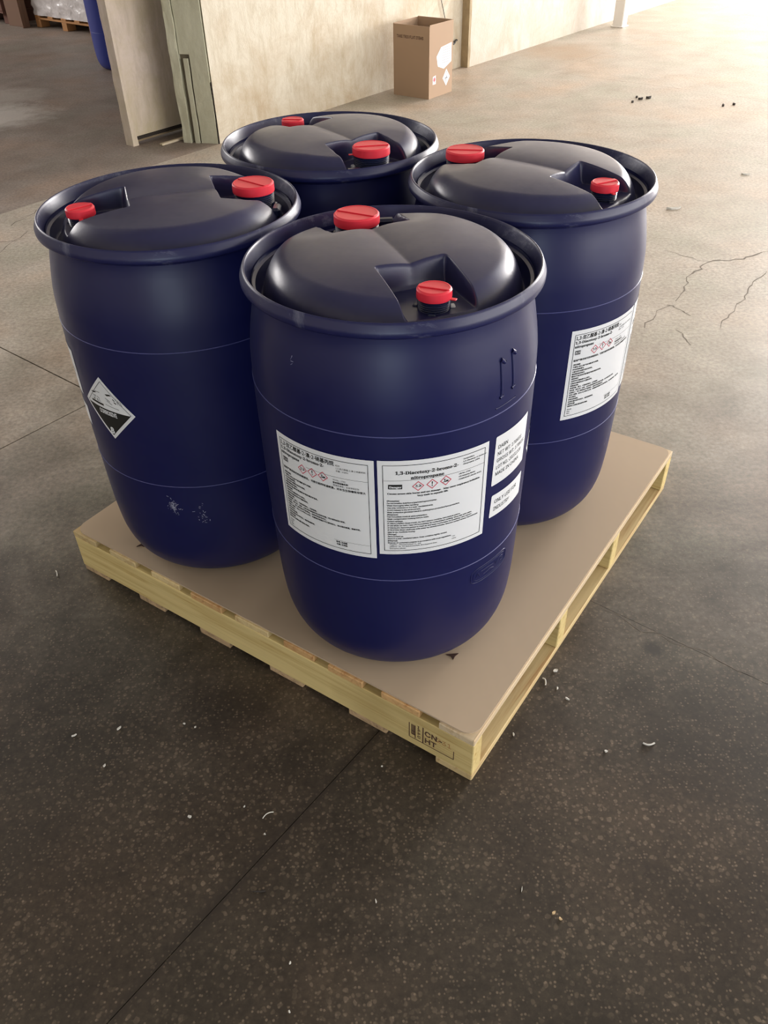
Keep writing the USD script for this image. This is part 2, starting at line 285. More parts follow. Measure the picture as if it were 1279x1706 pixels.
def hallm(mesh):
    """mesh given in (u, v, z) -> world"""
    mesh = mesh.copy(); V = np.array(mesh.vertices)
    W = np.concatenate([A0 + V[:, :1] * E1 + V[:, 1:2] * E2, V[:, 2:]], 1)
    return trimesh.Trimesh(W, mesh.faces[:, ::-1], process=False)

# ------------------------------------------------------------------ lettering (flat triangulated glyphs)
from PIL import Image, ImageDraw, ImageFont
FD = glob.glob('/opt/blender-*/*/datafiles/fonts/')[0]
FONTS = {'sans': FD + 'Inter.woff2', 'cjk': FD + 'Noto Sans CJK Regular.woff2', 'math': FD + 'NotoSansMath-Regular.woff2'}
_font, _gl = {}, {}
def glyph(ch, font, bold, px):
    k = (ch, font, bold, px)
    if k in _gl: return _gl[k]
    if (font, px) not in _font: _font[(font, px)] = ImageFont.truetype(FONTS[font], px)
    f = _font[(font, px)]
    adv = f.getlength(ch) / px
    x0, y0, x1, y1 = f.getbbox(ch, anchor='ls', stroke_width=bold)
    tri = None
    if x1 > x0 and y1 > y0 and ch.strip():
        im = Image.new('L', (int(x1 - x0) + 6, int(y1 - y0) + 6)); ImageDraw.Draw(im).text((3 - x0, 3 - y0), ch, 255, font=f, anchor='ls', stroke_width=bold)
        on = np.pad(np.asarray(im) > 127, ((0, 0), (1, 1))).astype(np.int8)
        rows, st = np.nonzero(np.diff(on, axis=1) == 1); en = np.nonzero(np.diff(on, axis=1) == -1)[1]
        g = union_all(sbox(st, -rows - 1, en, -rows)).buffer(0.5, quad_segs=2).buffer(-0.5, quad_segs=2).simplify(0.55 if px > 40 else 0.4)
        g = affinity.affine_transform(g, [1 / px, 0, 0, 1 / px, (x0 - 3) / px, (3 - y0) / px])
        vs, fs, o = [], [], 0
        for q in getattr(g, 'geoms', [g]):
            if q.is_empty or q.area < 1e-6: continue
            v, fa = trimesh.creation.triangulate_polygon(q, engine='earcut'); vs.append(v); fs.append(fa + o); o += len(v)
        if vs: tri = (np.vstack(vs), np.vstack(fs))
    _gl[k] = (adv, tri); return _gl[k]
def serif(s):
    out = ''
    for c in s:
        if 'A' <= c <= 'Z': out += chr(0x1D400 + ord(c) - 65)
        elif 'a' <= c <= 'z': out += chr(0x1D41A + ord(c) - 97)
        elif '0' <= c <= '9': out += chr(0x1D7CE + ord(c) - 48)
        else: out += c
    return out
def text2d(s, x, y, h, font='sans', bold=0, px=None, align='l', width=None):
    """flat trimesh: capitals h tall, baseline y"""
    px = px or (24 if h < 0.004 else 48 if h < 0.012 else 80)
    em = h / 0.72; cx = 0.0; parts = []
    for c in s:
        adv, tri = glyph(c, 'cjk' if 0x2E80 <= ord(c) < 0x10000 else font, bold, px)
        if tri is not None: parts.append((cx, tri))
        cx += adv
    if not parts: return None
    w = cx * em; sx = (width / w) if width else 1.0; w *= sx
    x -= {'l': 0, 'c': w / 2, 'r': w}[align]
    V, F, o = [], [], 0
    for c0, (v, f) in parts:
        V.append(np.stack([x + (v[:, 0] + c0) * em * sx, y + v[:, 1] * em, np.zeros(len(v))], 1)); F.append(f + o); o += len(v)
    return trimesh.Trimesh(np.vstack(V), np.vstack(F), process=False)
def poly2d(p, maxedge=None):
    vs, fs, o = [], [], 0
    for q in getattr(p, 'geoms', [p]):
        if q.is_empty: continue
        v, f = trimesh.creation.triangulate_polygon(q, engine='earcut'); vs.append(v); fs.append(f + o); o += len(v)
    m = trimesh.Trimesh(np.column_stack([np.vstack(vs), np.zeros(o)]), np.vstack(fs), process=False)
    if maxedge:
        v, f = trimesh.remesh.subdivide_to_size(m.vertices, m.faces, maxedge, max_iter=12); m = trimesh.Trimesh(v, f, process=False)
    return m
def ln(x0, y0, x1, y1, w, step=0.012):
    return poly2d(LineString([(x0, y0), (x1, y1)]).buffer(w / 2, cap_style=2), step)
def frame(x0, y0, x1, y1, w):
    return cat_([ln(x0, y0, x1, y0, w), ln(x0, y1, x1, y1, w), ln(x0, y0, x0, y1, w), ln(x1, y0, x1, y1, w)])
def diamond(cx, cy, r, w, step=None):
    D = Polygon([(cx - r, cy), (cx, cy - r), (cx + r, cy), (cx, cy + r)])
    return poly2d(D.difference(D.buffer(-w, join_style=2)), step)
def J(parts):
    parts = [p for p in parts if p is not None]
    return cat_(parts)

# ------------------------------------------------------------------ FLOOR (slabs with open joints)
floor = thing('floor', None, None, kind='structure')
def slab(u0, u1, v0, v1, m, g=(0.002,) * 4):
    V0 = bx(u0 + g[0], v0 + g[2], -0.10, u1 - g[1], v1 - g[3], 0.0)
    return obj('slab', hallm(V0), m, floor)
O = 0.0030
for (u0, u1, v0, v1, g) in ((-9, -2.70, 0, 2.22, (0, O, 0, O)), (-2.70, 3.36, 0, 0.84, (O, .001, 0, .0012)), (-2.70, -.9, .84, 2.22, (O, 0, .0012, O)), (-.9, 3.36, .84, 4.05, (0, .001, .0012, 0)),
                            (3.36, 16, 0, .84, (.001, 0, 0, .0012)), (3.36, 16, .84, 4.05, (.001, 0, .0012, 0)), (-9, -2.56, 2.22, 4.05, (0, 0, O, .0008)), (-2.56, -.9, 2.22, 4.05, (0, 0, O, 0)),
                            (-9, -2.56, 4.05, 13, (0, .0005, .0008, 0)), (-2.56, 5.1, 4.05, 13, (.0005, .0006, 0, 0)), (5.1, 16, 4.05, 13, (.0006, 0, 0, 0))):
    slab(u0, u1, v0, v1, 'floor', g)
slab(-9, 6, -10, 0.0, 'floor_store', (0, 0, 0, 0.001))
obj('subfloor', hallm(bx(-9, -10, -0.16, 16, 13, -0.102)), 'joint', floor)
obj('joint_filling', hallm(bx(-9, 0, -0.102, 16, 13, -0.006)), 'joint', floor)

# ------------------------------------------------------------------ ROOM SHELL
HC = 6.0
def struct(name, mesh, m, smooth=False, label=None):
    p = obj(name, mesh, m, smooth=smooth); tag(p, label, None, None, 'structure'); return p
def uvbox(*a, c=0.0): return hallm(bx(*a, c=c))
def rough_box(u0, v0, z0, u1, v1, z1, amp, seed, step=0.04):
    m = bx(u0, v0, z0, u1, v1, z1)
    v, f = trimesh.remesh.subdivide_to_size(m.vertices, m.faces, step, max_iter=14)
    m = trimesh.Trimesh(v, f, process=True)
    n = meshkit.fbm(np.array(m.vertices) * np.array([14, 14, 7.0]) + 3.1, 3, seed)[:, None] - 0.5
    c = np.array([(u0 + u1) / 2, (v0 + v1) / 2, 0])
    dirv = np.sign(m.vertices - c) * np.array([1, 1, 0])
    m.vertices = m.vertices + dirv * n * amp
    return hallm(m)
# left wall: thick end next to the door opening, then a slightly proud stretch further on
wl = thing('wall_left', None, None, kind='structure')
obj('wall_face', hallm(extr(Polygon([(0.010, 0), (3.14, 0), (3.14, -.46), (.26, -.46)]), HC)), 'wall', wl)
obj('wall_face', uvbox(3.14, -0.46, 0.0, 16.0, 0.075, HC), 'wall_far', wl)
obj('pilaster_edge', rough_box(3.105, -0.01, 0.0, 3.14, 0.078, HC, 0.012, 3, 0.06), 'brown_edge', wl)  # step face turned from the light, its shade coloured in brown
# rendered green end of the wall: boards and plaster strips with a broken groove
tr = thing('trim_1', None, None, kind='structure')
SPL = math.atan2(0.105, 0.25)
def splay(u0, v0, z0, u1, v1, z1, amp, seed):
    """a piece of the splayed wall end: v runs back from the front corner, u out of the splayed face"""
    m = bx(u0, v0, z0, u1, v1, z1); v, f = trimesh.remesh.subdivide_to_size(m.vertices, m.faces, .03, max_iter=14); m = trimesh.Trimesh(v, f, process=True)
    n = meshkit.fbm(np.array(m.vertices) * np.array([16, 16, 8.0]) + 3.1, 3, seed)[:, None] - 0.5
    m.vertices = m.vertices + np.sign(m.vertices - np.array([(u0 + u1) / 2, (v0 + v1) / 2, 0])) * np.array([1, 1, 0]) * n * amp
    V = np.array(m.vertices); c, q = math.cos(SPL), math.sin(SPL)
    m.vertices = np.stack([V[:, 0] * c + V[:, 1] * q, -V[:, 0] * q + V[:, 1] * c, V[:, 2]], 1)
    return hallm(m)
obj('plaster_strip', splay(0.0, -0.135, 0.0, 0.02, -0.007, 3.4, 0.006, 11), 'green', tr)
obj('plaster_strip', splay(0.0, -0.205, 0.57, 0.02, -0.135, 3.4, 0.005, 12), 'green', tr)
obj('edge_board', splay(-0.014, -0.272, 0.0, 0.02, -0.210, 3.4, 0.018, 13), 'green', tr)
obj('loose_lath', splay(-0.010, -0.178, 0.0, 0.008, -0.146, 0.545, 0.005, 14), 'green', tr)
obj('recess_back', splay(0.020, -0.27, 0.0, 0.030, 0.0, 3.4, 0.0, 15), 'recess', tr)
obj('crack_filling', splay(0.004, -0.0075, 0.0, 0.02, 0.001, 0.40, 0.007, 16), 'joint', tr)
# sliding door leaf hanging behind the wall, its lower edge clear of the floor
dr = thing('door_1', None, None, kind='structure')
obj('door_panel', uvbox(-0.352, -0.545, 0.055, 3.0, -0.475, 3.3), 'door_leaf', dr)
obj('edge_strip', rough_box(-0.395, -0.552, 0.0, -0.352, -0.468, 3.3, 0.012, 21), 'door_leaf', dr)
obj('bottom_batten', rough_box(-0.352, -0.53, 0.035, 1.0, -0.472, 0.058, 0.010, 22), 'joint', dr)
obj('bottom_rail', uvbox(-0.352, -0.545, 0.018, 3.0, -0.49, 0.036), 'brown_edge', dr)
# the rest of the shell, out of view: ceiling, walls with openings for daylight; roof and store openings added for fill
ce = thing('ceiling', None, None, kind='structure')
for a in ((-9.3, -10.3, 5.5, 13.3), (11.5, -10.3, 16.3, 13.3), (5.5, -10.3, 11.5, 3.5), (5.5, 6.5, 11.5, 13.3)):
    obj('ceiling_panel', uvbox(a[0], a[1], HC, a[2], a[3], HC + 0.2), 'ceiling', ce)
def wall_with_hole(name, along, lo, hi, at0, at1, h0, h1, z0, z1):
    w = thing(name, None, None, kind='structure')
    def seg(a, b, c, d):
        if b - a < 1e-6 or d - c < 1e-6: return
        obj('wall_face', uvbox(at0, a, c, at1, b, d) if along == 'v' else uvbox(a, at0, c, b, at1, d), 'plain_wall', w)
    seg(lo, h0, 0, HC); seg(h1, hi, 0, HC); seg(h0, h1, 0, z0); seg(h0, h1, z1, HC)
wall_with_hole('wall_back', 'v', -0.46, 13.2, 16.0, 16.2, 1.6, 7.2, 0.0, 4.8)
wall_with_hole('wall_right', 'u', -9.2, 16.2, 13.0, 13.2, -4.0, 13.0, 1.0, 4.2)
wall_with_hole('wall_front', 'v', -10.2, 13.2, -9.2, -9.0, 6.9, 10.3, 0.3, 3.1)
wall_with_hole('wall_far_left', 'u', -9.2, 6.2, -10.2, -10.0, -4.5, 0.5, 2.4, 4.4)
struct('wall_store_end', uvbox(6.0, -10.0, 0, 6.2, -0.46, HC), 'plain_wall')
struct('wall_left_near', uvbox(-9.0, -0.46, 0, -4.6, 0.0, HC), 'plain_wall')
struct('trim_3', uvbox(-4.6, -0.46, 3.4, 0.0, 0.0, HC), 'plain_wall')

# ------------------------------------------------------------------ PALLET
NP = np.array([0.18229, 1.056490]); PSI = 0.6059638
ROTP = math.pi - PSI      # local x runs along the long front edge (to the left corner)
# local frame: x -> a, y -> -(perp) ; b lies along local -y
def pal(v): return -v
pallet = thing('wooden_pallet', 'new pale pine stringer pallet carrying the four navy drums', 'pallet', (*NP, 0), ROTP)
L1, L2 = 1.3065, 1.292
def pbox(u0, u1, v0, v1, z0, z1, c=0.002): return bx(u0, -v1, z0, u1, -v0, z1, c=c)
for v0, v1 in ((0.0, 0.040), (0.452, 0.497), (0.808, 0.853), (1.247, 1.292)):
    obj('stringer', pbox(0, L1, v0, v1, 0.0205, 0.1298), 'pine_x', pallet)
TOP = [(0, .09), (.14, .245), (.295, .396), (.438, .533), (.581, .692), (.735, .844), (.887, .993), (1.052, 1.155), (1.212, 1.3065)]
for k, (u0, u1) in enumerate(TOP):
    e = 0.003 * math.sin(k * 2.3)
    obj('deck_board', pbox(u0, u1, 0.0 + e * 0.5, L2 + e, 0.130, 0.1500), 'pine_pale' if k == 0 else 'pine_red' if k in (2, 3, 5, 1) else 'pine_y', pallet)
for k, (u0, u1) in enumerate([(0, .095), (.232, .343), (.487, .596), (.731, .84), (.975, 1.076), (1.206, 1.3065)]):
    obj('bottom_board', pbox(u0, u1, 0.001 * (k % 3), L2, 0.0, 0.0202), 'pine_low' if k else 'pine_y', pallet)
# heat-treatment stamp on the front stringer (face at v = 0, read along -x)
def stamp(m2, depth=0.0006):
    V = np.array(m2.vertices)
    return trimesh.Trimesh(np.stack([-V[:, 0], np.full(len(V), depth), V[:, 1]], 1), m2.faces, process=False)
sx, sy = -0.166, 0.046     # left end of the stamp in reading direction (u = 0.166), lower line height
S = [ln(sx, sy, sx + 0.118, sy, 0.002), ln(sx, sy, sx, sy + 0.052, 0.0022), ln(sx + 0.118, sy, sx + 0.118, sy + 0.03, 0.002), ln(sx + 0.037, sy, sx + 0.037, sy + 0.058, 0.0032)]
for i, dx in enumerate((0.007, 0.011, 0.015)):
    S.append(ln(sx + dx, sy + 0.014, sx + dx, sy + 0.05, 0.0028 if i < 2 else 0.004))
S += [ln(sx + 0.006, sy + 0.014, sx + 0.017, sy + 0.014, 0.003), ln(sx + 0.006, sy + 0.026, sx + 0.017, sy + 0.026, 0.0025), ln(sx + 0.016, sy + 0.003, sx + 0.016, sy + 0.02, 0.0025)]
for k, c in enumerate('IPPC'):
    t = text2d(c, 0, 0, 0.0085, 'sans', 2, px=64)
    t.apply_transform(trimesh.transformations.rotation_matrix(math.pi / 2 * 0, [0, 0, 1])); t.apply_translation([sx + 0.022, sy + 0.045 - 0.0115 * k, 0]); S.append(t)
S.append(text2d('CN-', sx + 0.041, sy + 0.033, 0.0165, 'sans', 3, px=80)); S.append(text2d('HT', sx + 0.041, sy + 0.007, 0.0165, 'sans', 3, px=80))
obj('stamp', stamp(J(S)), 'print_brown', pallet, label='dark brown heat treatment stamp reading IPPC CN HT')
obj('faded_stamp', stamp(text2d('231', sx + 0.072, sy + 0.033, 0.0150, 'sans', 0, px=80)), 'orange_wood', pallet, label='faded number 231 at the end of the stamp')

# ------------------------------------------------------------------ CARDBOARD SHEET ON THE PALLET
TH = 0.0045
sheet = thing('cardboard_sheet', 'flat brown kraft cardboard sheet with rounded corners lying on the pallet', 'cardboard sheet', (*NP, 0.150), ROTP)
outline = sbox(0.004, -L2 + 0.004, L1 - 0.004, -0.006).buffer(-0.035).buffer(0.035, quad_segs=8)
obj('board', extr(outline, TH), 'sheet', sheet)
for (u, v, a, s) in ((0.160, 0.182, 0.5, 1.0), (1.088, 0.062, 1.2, 0.9)):
    tp = affinity.translate(affinity.rotate(Polygon([(-0.014, -0.006), (0.016, 0.0), (0.004, 0.004), (-0.002, 0.014), (-0.006, 0.003)]), math.degrees(a), origin=(0, 0)), u, -v)
    obj('torn_flap', extr(tp, 0.002, TH), 'tear', sheet, label='small dark torn flap in the cardboard')

# ------------------------------------------------------------------ DRUMS
PZ = [0, .004, .012, .025, .045, .07, .106, .193, .309, .434, .540, .637, .724, .76, .791, .82, .84, .86, .872]
PR = [.200, .222, .236, .249, .261, .270, .277, .283, .286, .2885, .289, .2895, .288, .2845, .2795, .274, .270, .268, .268]
RB = PchipInterpolator(PZ, PR)
HD = 0.8974
zz = np.unique(np.concatenate([np.linspace(0, .05, 14), np.linspace(.05, .872, 60)]))
BODY = lathe([(0, 0.004), (0.17, 0.004), (0.19, 0.0)] + [(float(RB(z)), z) for z in zz], 144)
RIM = lathe([(.262, .862), (.270, .8655), (.279, .868), (.2868, .8702), (.2888, .8718), (.2898, .8745), (.2899, .8800), (.2888, .8840), (.2848, .8935), (.2833, .8962), (.2815, .8974), (.2795, .8966),
             (.2770, .8920), (.2725, .8740), (.2665, .8560), (.2590, .8400), (.2540, .8360), (.2440, .8370)], 144)
def ring(z, dr_, hw):
    return lathe([(float(RB(z - hw)) - .0004, z - hw), (float(RB(z)) + dr_, z - hw * .3), (float(RB(z)) + dr_, z + hw * .3), (float(RB(z + hw)) - .0004, z + hw)], 144)
SEAMS = [ring(0.322, 0.0011, 0.0016), ring(0.678, 0.0011, 0.0016)]
def sstep(a, b, x):
    t = np.clip((x - a) / (b - a), 0, 1); return t * t * (3 - 2 * t)
def lid_z(s, t):
    r = np.hypot(s, t); a = np.abs(t)
    lobe = 0.0290 - 0.0115 * np.exp(-a / 0.045) - 0.020 * (r / 0.24) ** 2.6 - 0.012 * (np.maximum(0, -s - 0.03) / 0.2) ** 2
    wedge = 0.0245 - 0.16 * (s - 0.095) - 0.02 * a
    z = -np.logaddexp(-lobe * 1400, -wedge * 1400) / 1400
    e = np.clip((r - 0.200) / 0.0505, 0, 1)
    z = z - 0.044 * e ** 1.9 - 0.030 * (1 - np.sqrt(np.maximum(0, 1 - e ** 6)))
    def pocket(z, m, fl): return z * (1 - m) + np.minimum(z, fl) * m
    w = 0.004
    mb = sstep(0.108 - w, 0.108 + w, s) * sstep(0.079 + w + 0.08 * (s - .11), 0.079 - w + 0.08 * (s - .11), a)
    z = pocket(z, mb, -0.030)
    ms = sstep(-0.089 + w, -0.097 - w, s) * sstep(0.067 + w, 0.067 - w, a)
    z = pocket(z, ms, -0.024)
    return z
from scipy.spatial import Delaunay
def _axis(extra):
    base = np.arange(-.2520, .2521, .0032); ex = np.unique(np.round(np.concatenate([c + np.array([-.005, -.0038, -.0025, -.0012, 0, .0012, .0025, .0038, .005]) for c in extra]), 5))
    base = base[np.min(np.abs(base[:, None] - ex[None]), axis=1) > .0011]
    return np.sort(np.concatenate([base, ex]))
def _lid_base():
    S_, T_ = np.meshgrid(_axis([.108, -.093]), _axis([.079, -.079, .067, -.067]), indexing='ij')
    P = np.stack([S_.ravel(), T_.ravel()], 1); P = P[np.hypot(*P.T) < .2440]
    th = np.linspace(0, 2 * np.pi, 480, endpoint=False); c = np.stack([np.cos(th), np.sin(th)], 1)
    P = np.vstack([P, c * .2457, c * .2474, c * .2488, c * .2498, c * .2505])
    tri = Delaunay(P).simplices
    q = P[tri]; cr = (q[:, 1, 0] - q[:, 0, 0]) * (q[:, 2, 1] - q[:, 0, 1]) - (q[:, 1, 1] - q[:, 0, 1]) * (q[:, 2, 0] - q[:, 0, 0])
    tri = np.where((cr < 0)[:, None], tri[:, ::-1], tri)
    return P, tri[np.abs(cr) > 1e-10], len(P) - 480
LID_P, LID_F, LID_R = _lid_base()
def make_lid(rot):
    s_, t_ = LID_P.T; Z = lid_z(s_, t_)
    x = s_ * math.cos(rot) - t_ * math.sin(rot); y = s_ * math.sin(rot) + t_ * math.cos(rot)
    V = np.stack([x, y, Z + HD], 1); n = 480; V = np.vstack([V, np.column_stack([V[LID_R:, :2], np.full(n, HD - .066)])])
    k = np.arange(n); a = LID_R + k; b = LID_R + (k + 1) % n
    F = np.vstack([LID_F, np.stack([a, a + n, b + n], 1), np.stack([a, b + n, b], 1)])
    return trimesh.Trimesh(V, F, process=False)
def wrap(m2, th0, zc, off, tilt=0.0):
    """flat label artwork (x right, y up, about its centre) laid onto the drum side"""
    V = np.array(m2.vertices); c, s = math.cos(tilt), math.sin(tilt)
    X, Y = V[:, 0] * c - V[:, 1] * s, V[:, 0] * s + V[:, 1] * c
    z = zc + Y; r = RB(z) + off; th = math.radians(th0) + X / 0.2885
    return trimesh.Trimesh(np.stack([r * np.cos(th), r * np.sin(th), z], 1), m2.faces, process=False)
def paper(w, h, rad=0.0):
    p = sbox(-w / 2, -h / 2, w / 2, h / 2)
    if rad: p = p.buffer(-rad).buffer(rad, quad_segs=3)
    return poly2d(p, 0.016)

# --- label artwork, each returns {material: flat mesh}
def pictos(cx, cy, r):
    """three hazard diamonds: corrosion, exclamation, environment; returns red and black parts"""
    red, blk = [], []
    for k, x in enumerate(cx):
        y = cy[k]; red.append(diamond(x, y, r, r * 0.12))
        if k == 0:
            blk += [ln(x - .5 * r, y - .12 * r, x - .02 * r, y - .12 * r, .10 * r), ln(x + .1 * r, y - .12 * r, x + .5 * r, y - .02 * r, .14 * r), ln(x - .42 * r, y + .26 * r, x - .12 * r, y + .12 * r, .14 * r),
                    ln(x + .12 * r, y + .26 * r, x + .42 * r, y + .12 * r, .14 * r), ln(x - .3 * r, y + .02 * r, x - .3 * r, y - .05 * r, .08 * r), ln(x + .34 * r, y + .06 * r, x + .34 * r, y, .08 * r)]
        elif k == 1:
            blk += [poly2d(Polygon([(x - .1 * r, y + .48 * r), (x + .1 * r, y + .48 * r), (x + .05 * r, y - .15 * r), (x - .05 * r, y - .15 * r)])), poly2d(Point(x, y - .36 * r).buffer(.1 * r, quad_segs=4))]
        else:
            blk += [ln(x - .3 * r, y + .42 * r, x - .12 * r, y - .2 * r, .12 * r), ln(x - .2 * r, y + .15 * r, x + .02 * r, y + .32 * r, .08 * r), ln(x - .5 * r, y - .24 * r, x + .5 * r, y - .24 * r, .1 * r),
                    poly2d(affinity.scale(Point(x + .22 * r, y - .05 * r).buffer(.2 * r, quad_segs=4), 1.2, .6))]
    return J(red), J(blk)
def art_english():
    W, H = 0.2235, 0.230; X = lambda f: -W / 2 + f * W; Y = lambda f: H / 2 - f * H
    B = [frame(X(.045), Y(.955), X(.957), Y(.045), .0011), ln(X(.05), Y(.196), X(.955), Y(.196), .0005)]
    B += [text2d(serif('1,3-Diacetoxy-2-bromo-2-'), X(.42), Y(.135), .0074, 'math', 1, 64, 'c', .122), text2d(serif('nitropropane'), X(.42), Y(.188), .0074, 'math', 1, 64, 'c', .064)]
    for k, s in enumerate(('Composition:', '1,3-Diacetoxy-2-bromo-2-', 'nitropropane  \u226598%')): B.append(text2d(s, X(.735), Y(.085 + .026 * k), .0028, 'sans', 1, 34))
    for k, s in enumerate(('UN No.: 1760', 'UN Shipping Name:', 'CORROSIVE LIQUID, N.O.S.')): B.append(text2d(s, X(.70), Y(.225 + .028 * k), .0028, 'sans', 1, 34))
    B += [text2d(serif('Causes severe skin burns and eye damage.   May cause respiratory irritation.'), X(.5), Y(.338), .0038, 'math', 1, 40, 'c', .188), text2d(serif('Very toxic to aquatic life.'), X(.47), Y(.368), .0038, 'math', 1, 40, 'c', .062)]
    L = ['*[Precaution]', 'Do not breathe dust/fume/gas/mist/vapours/spray.', 'Wash thoroughly after handling.', 'Use only outdoors or in a well-ventilated area.', 'Avoid release to the environment.',
         'Wear protective gloves/protective clothing/eye protection/face protection.', '*[Response]', 'Get immediate medical advice/attention.', 'Wash contaminated clothing before reuse.', 'Collect spillage.',
         'IF SWALLOWED: Rinse mouth. Do NOT induce vomiting. Get medical advice.', 'IF ON SKIN (or hair): Take off immediately all contaminated clothing. Rinse skin with water.',
         'IF INHALED: Remove person to fresh air and keep comfortable for breathing. Call a doctor.', 'IF IN EYES: Rinse cautiously with water for several minutes. Remove contact lenses, if present and',
         'easy to do. Continue rinsing.', '*[Storage]', 'Store locked up.', 'Store in a well-ventilated place. Keep container tightly closed.', '*[Disposal]', 'Dispose of contents/container in accordance with local regulations.']
    for k, s in enumerate(L):
        b = s[0] == '*'; B.append(text2d(serif(s[1:]) if b else s, X(.075), Y(.412 + .0242 * k), .0032 if b else .0029, 'math' if b else 'sans', 1, 40 if b else 30))
    for k, s in enumerate(('Supplier:  Pharmaceutical Co., Ltd', 'Address:  No. 12, Industrial Park, Development Zone', 'Emergency phone:')): B.append(text2d(serif(s), X(.09), Y(.893 + .0215 * k), .0030, 'math', 0, 40))
    B.append(text2d('Tel:', X(.66), Y(.89), .0029)); B.append(text2d('Date:', X(.66), Y(.915), .0029))
    red, blk = pictos((X(.34), X(.46), X(.58)), (Y(.262), Y(.258), Y(.25)), .0115)
    box_ = poly2d(sbox(X(.088), Y(.282), X(.205), Y(.236)), .01)
    return W, H, {'ink': J(B + [blk, box_]), 'red_ink': red, 'label': text2d(serif('Danger'), X(.147), Y(.272), .0052, 'math', 1, 48, 'c')}
def art_chinese():
    W, H = 0.2235, 0.242; X = lambda f: -W / 2 + f * W; Y = lambda f: H / 2 - f * H
    B = [frame(X(.045), Y(.955), X(.948), Y(.045), .0011), ln(X(.36), Y(.208), X(.945), Y(.208), .0005), ln(X(.60), Y(.868), X(.945), Y(.868), .0004)]
    B += [text2d('1,3-双乙酸基-2-溴-2-硝基丙烷', X(.055), Y(.098), .0084, 'cjk', 1, 56, 'l', .1335), text2d(serif('1,3-Diacetoxy-2-bromo-2-'), X(.055), Y(.143), .0068, 'math', 1, 64, 'l', .112), text2d(serif('nitropropane'), X(.055), Y(.186), .0068, 'math', 1, 64, 'l', .052)]
    for k, s in enumerate(('组分:', '1,3-双乙酸基-2-溴-2-硝基丙烷', '含量:  ≥98%')): B.append(text2d(s, X(.665), Y(.10 + .026 * k), .0032, 'cjk', 0, 32))
    for k, s in enumerate(('UN No.: 1760', '联合国运输名称:', '腐蚀性液体，未另作规定的')): B.append(text2d(s, X(.63), Y(.245 + .026 * k), .0032, 'cjk', 1 if k == 1 else 0, 32))
    B.append(text2d('造成严重皮肤灼伤和眼损伤。可能引起呼吸道刺激。对水生生物毒性非常大', X(.06), Y(.330), .0040, 'cjk', 1, 40, 'l', .193))
    L = ['[预防措施]', '不要吸入粉尘/烟/气体/烟雾/蒸气/喷雾。', '作业后彻底清洗。', '只能在室外或通风良好处使用。', '避免释放到环境中。', '戴防护手套/穿防护服/戴防护眼罩/戴防护面具。', '[事故响应]', '立即呼叫中毒急救中心/医生。', '沾染的衣服清洗后方可重新使用。',
         '收集溢出物。', '如误吞咽：漱口。不要诱导呕吐。立即就医。', '如皮肤（或头发）沾染：立即去除/脱掉所有沾染的衣服。用水清洗皮肤/淋浴。', '如误吸入：将人转移到空气新鲜处，保持呼吸舒适体位。', '如进入眼睛：用水小心冲洗几分钟。如戴隐形眼镜并可方便地取出，取出隐形眼镜。继续冲洗。',
         '[安全储存]', '存放处须加锁。', '存放在通风良好的地方。保持容器密闭。', '[废弃处置]', '按照地方法规处置内装物/容器。']
    for k, s in enumerate(L): B.append(text2d(s, X(.065), Y(.375 + .0262 * k), .0031, 'cjk', 1, 34))
    for k, s in enumerate(('供应商:', '地址:', '电话:')): B.append(text2d(s, X(.065), Y(.885 + .024 * k), .0030, 'cjk', 0, 26))
    for k, s in enumerate(('批号: 见包装', '日期: 见包装')): B.append(text2d(s, X(.62), Y(.893 + .026 * k), .0032, 'cjk', 1, 26))
    red, blk = pictos((X(.315), X(.425), X(.535)), (Y(.246), Y(.240), Y(.238)), .0115)
    box_ = poly2d(sbox(X(.068), Y(.258), X(.132), Y(.216)), .01)
    return W, H, {'ink': J(B + [blk, box_]), 'red_ink': red, 'label': text2d('危险', X(.10), Y(.247), .0052, 'cjk', 0, 40, 'c')}
def art_lot():
    W, H = .1235, .1165; T = []
    for k, s in enumerate(('DABN', 'NET WT: 170KGS', 'GROSS WT: 178KGS', 'LOT NO.: 20231108', 'MADE IN CHINA')):
        T.append(text2d(s, -W / 2 + .008, H / 2 - .0300 - .0160 * k, .0080, 'sans', 0, 48, 'l', (None, .088, .104, .092, .084)[k]))
    return W, H, {'ink': J(T)}
def art_use():
    W, H = .1235, .0565
    return W, H, {'ink': J([text2d('ONLY USE FOR', -W / 2 + .010, .005, .0090, 'sans', 0, 48, 'l', .084), text2d('INDUSTRY', -W / 2 + .010, -.0135, .0090, 'sans', 0, 48, 'l', .056)])}
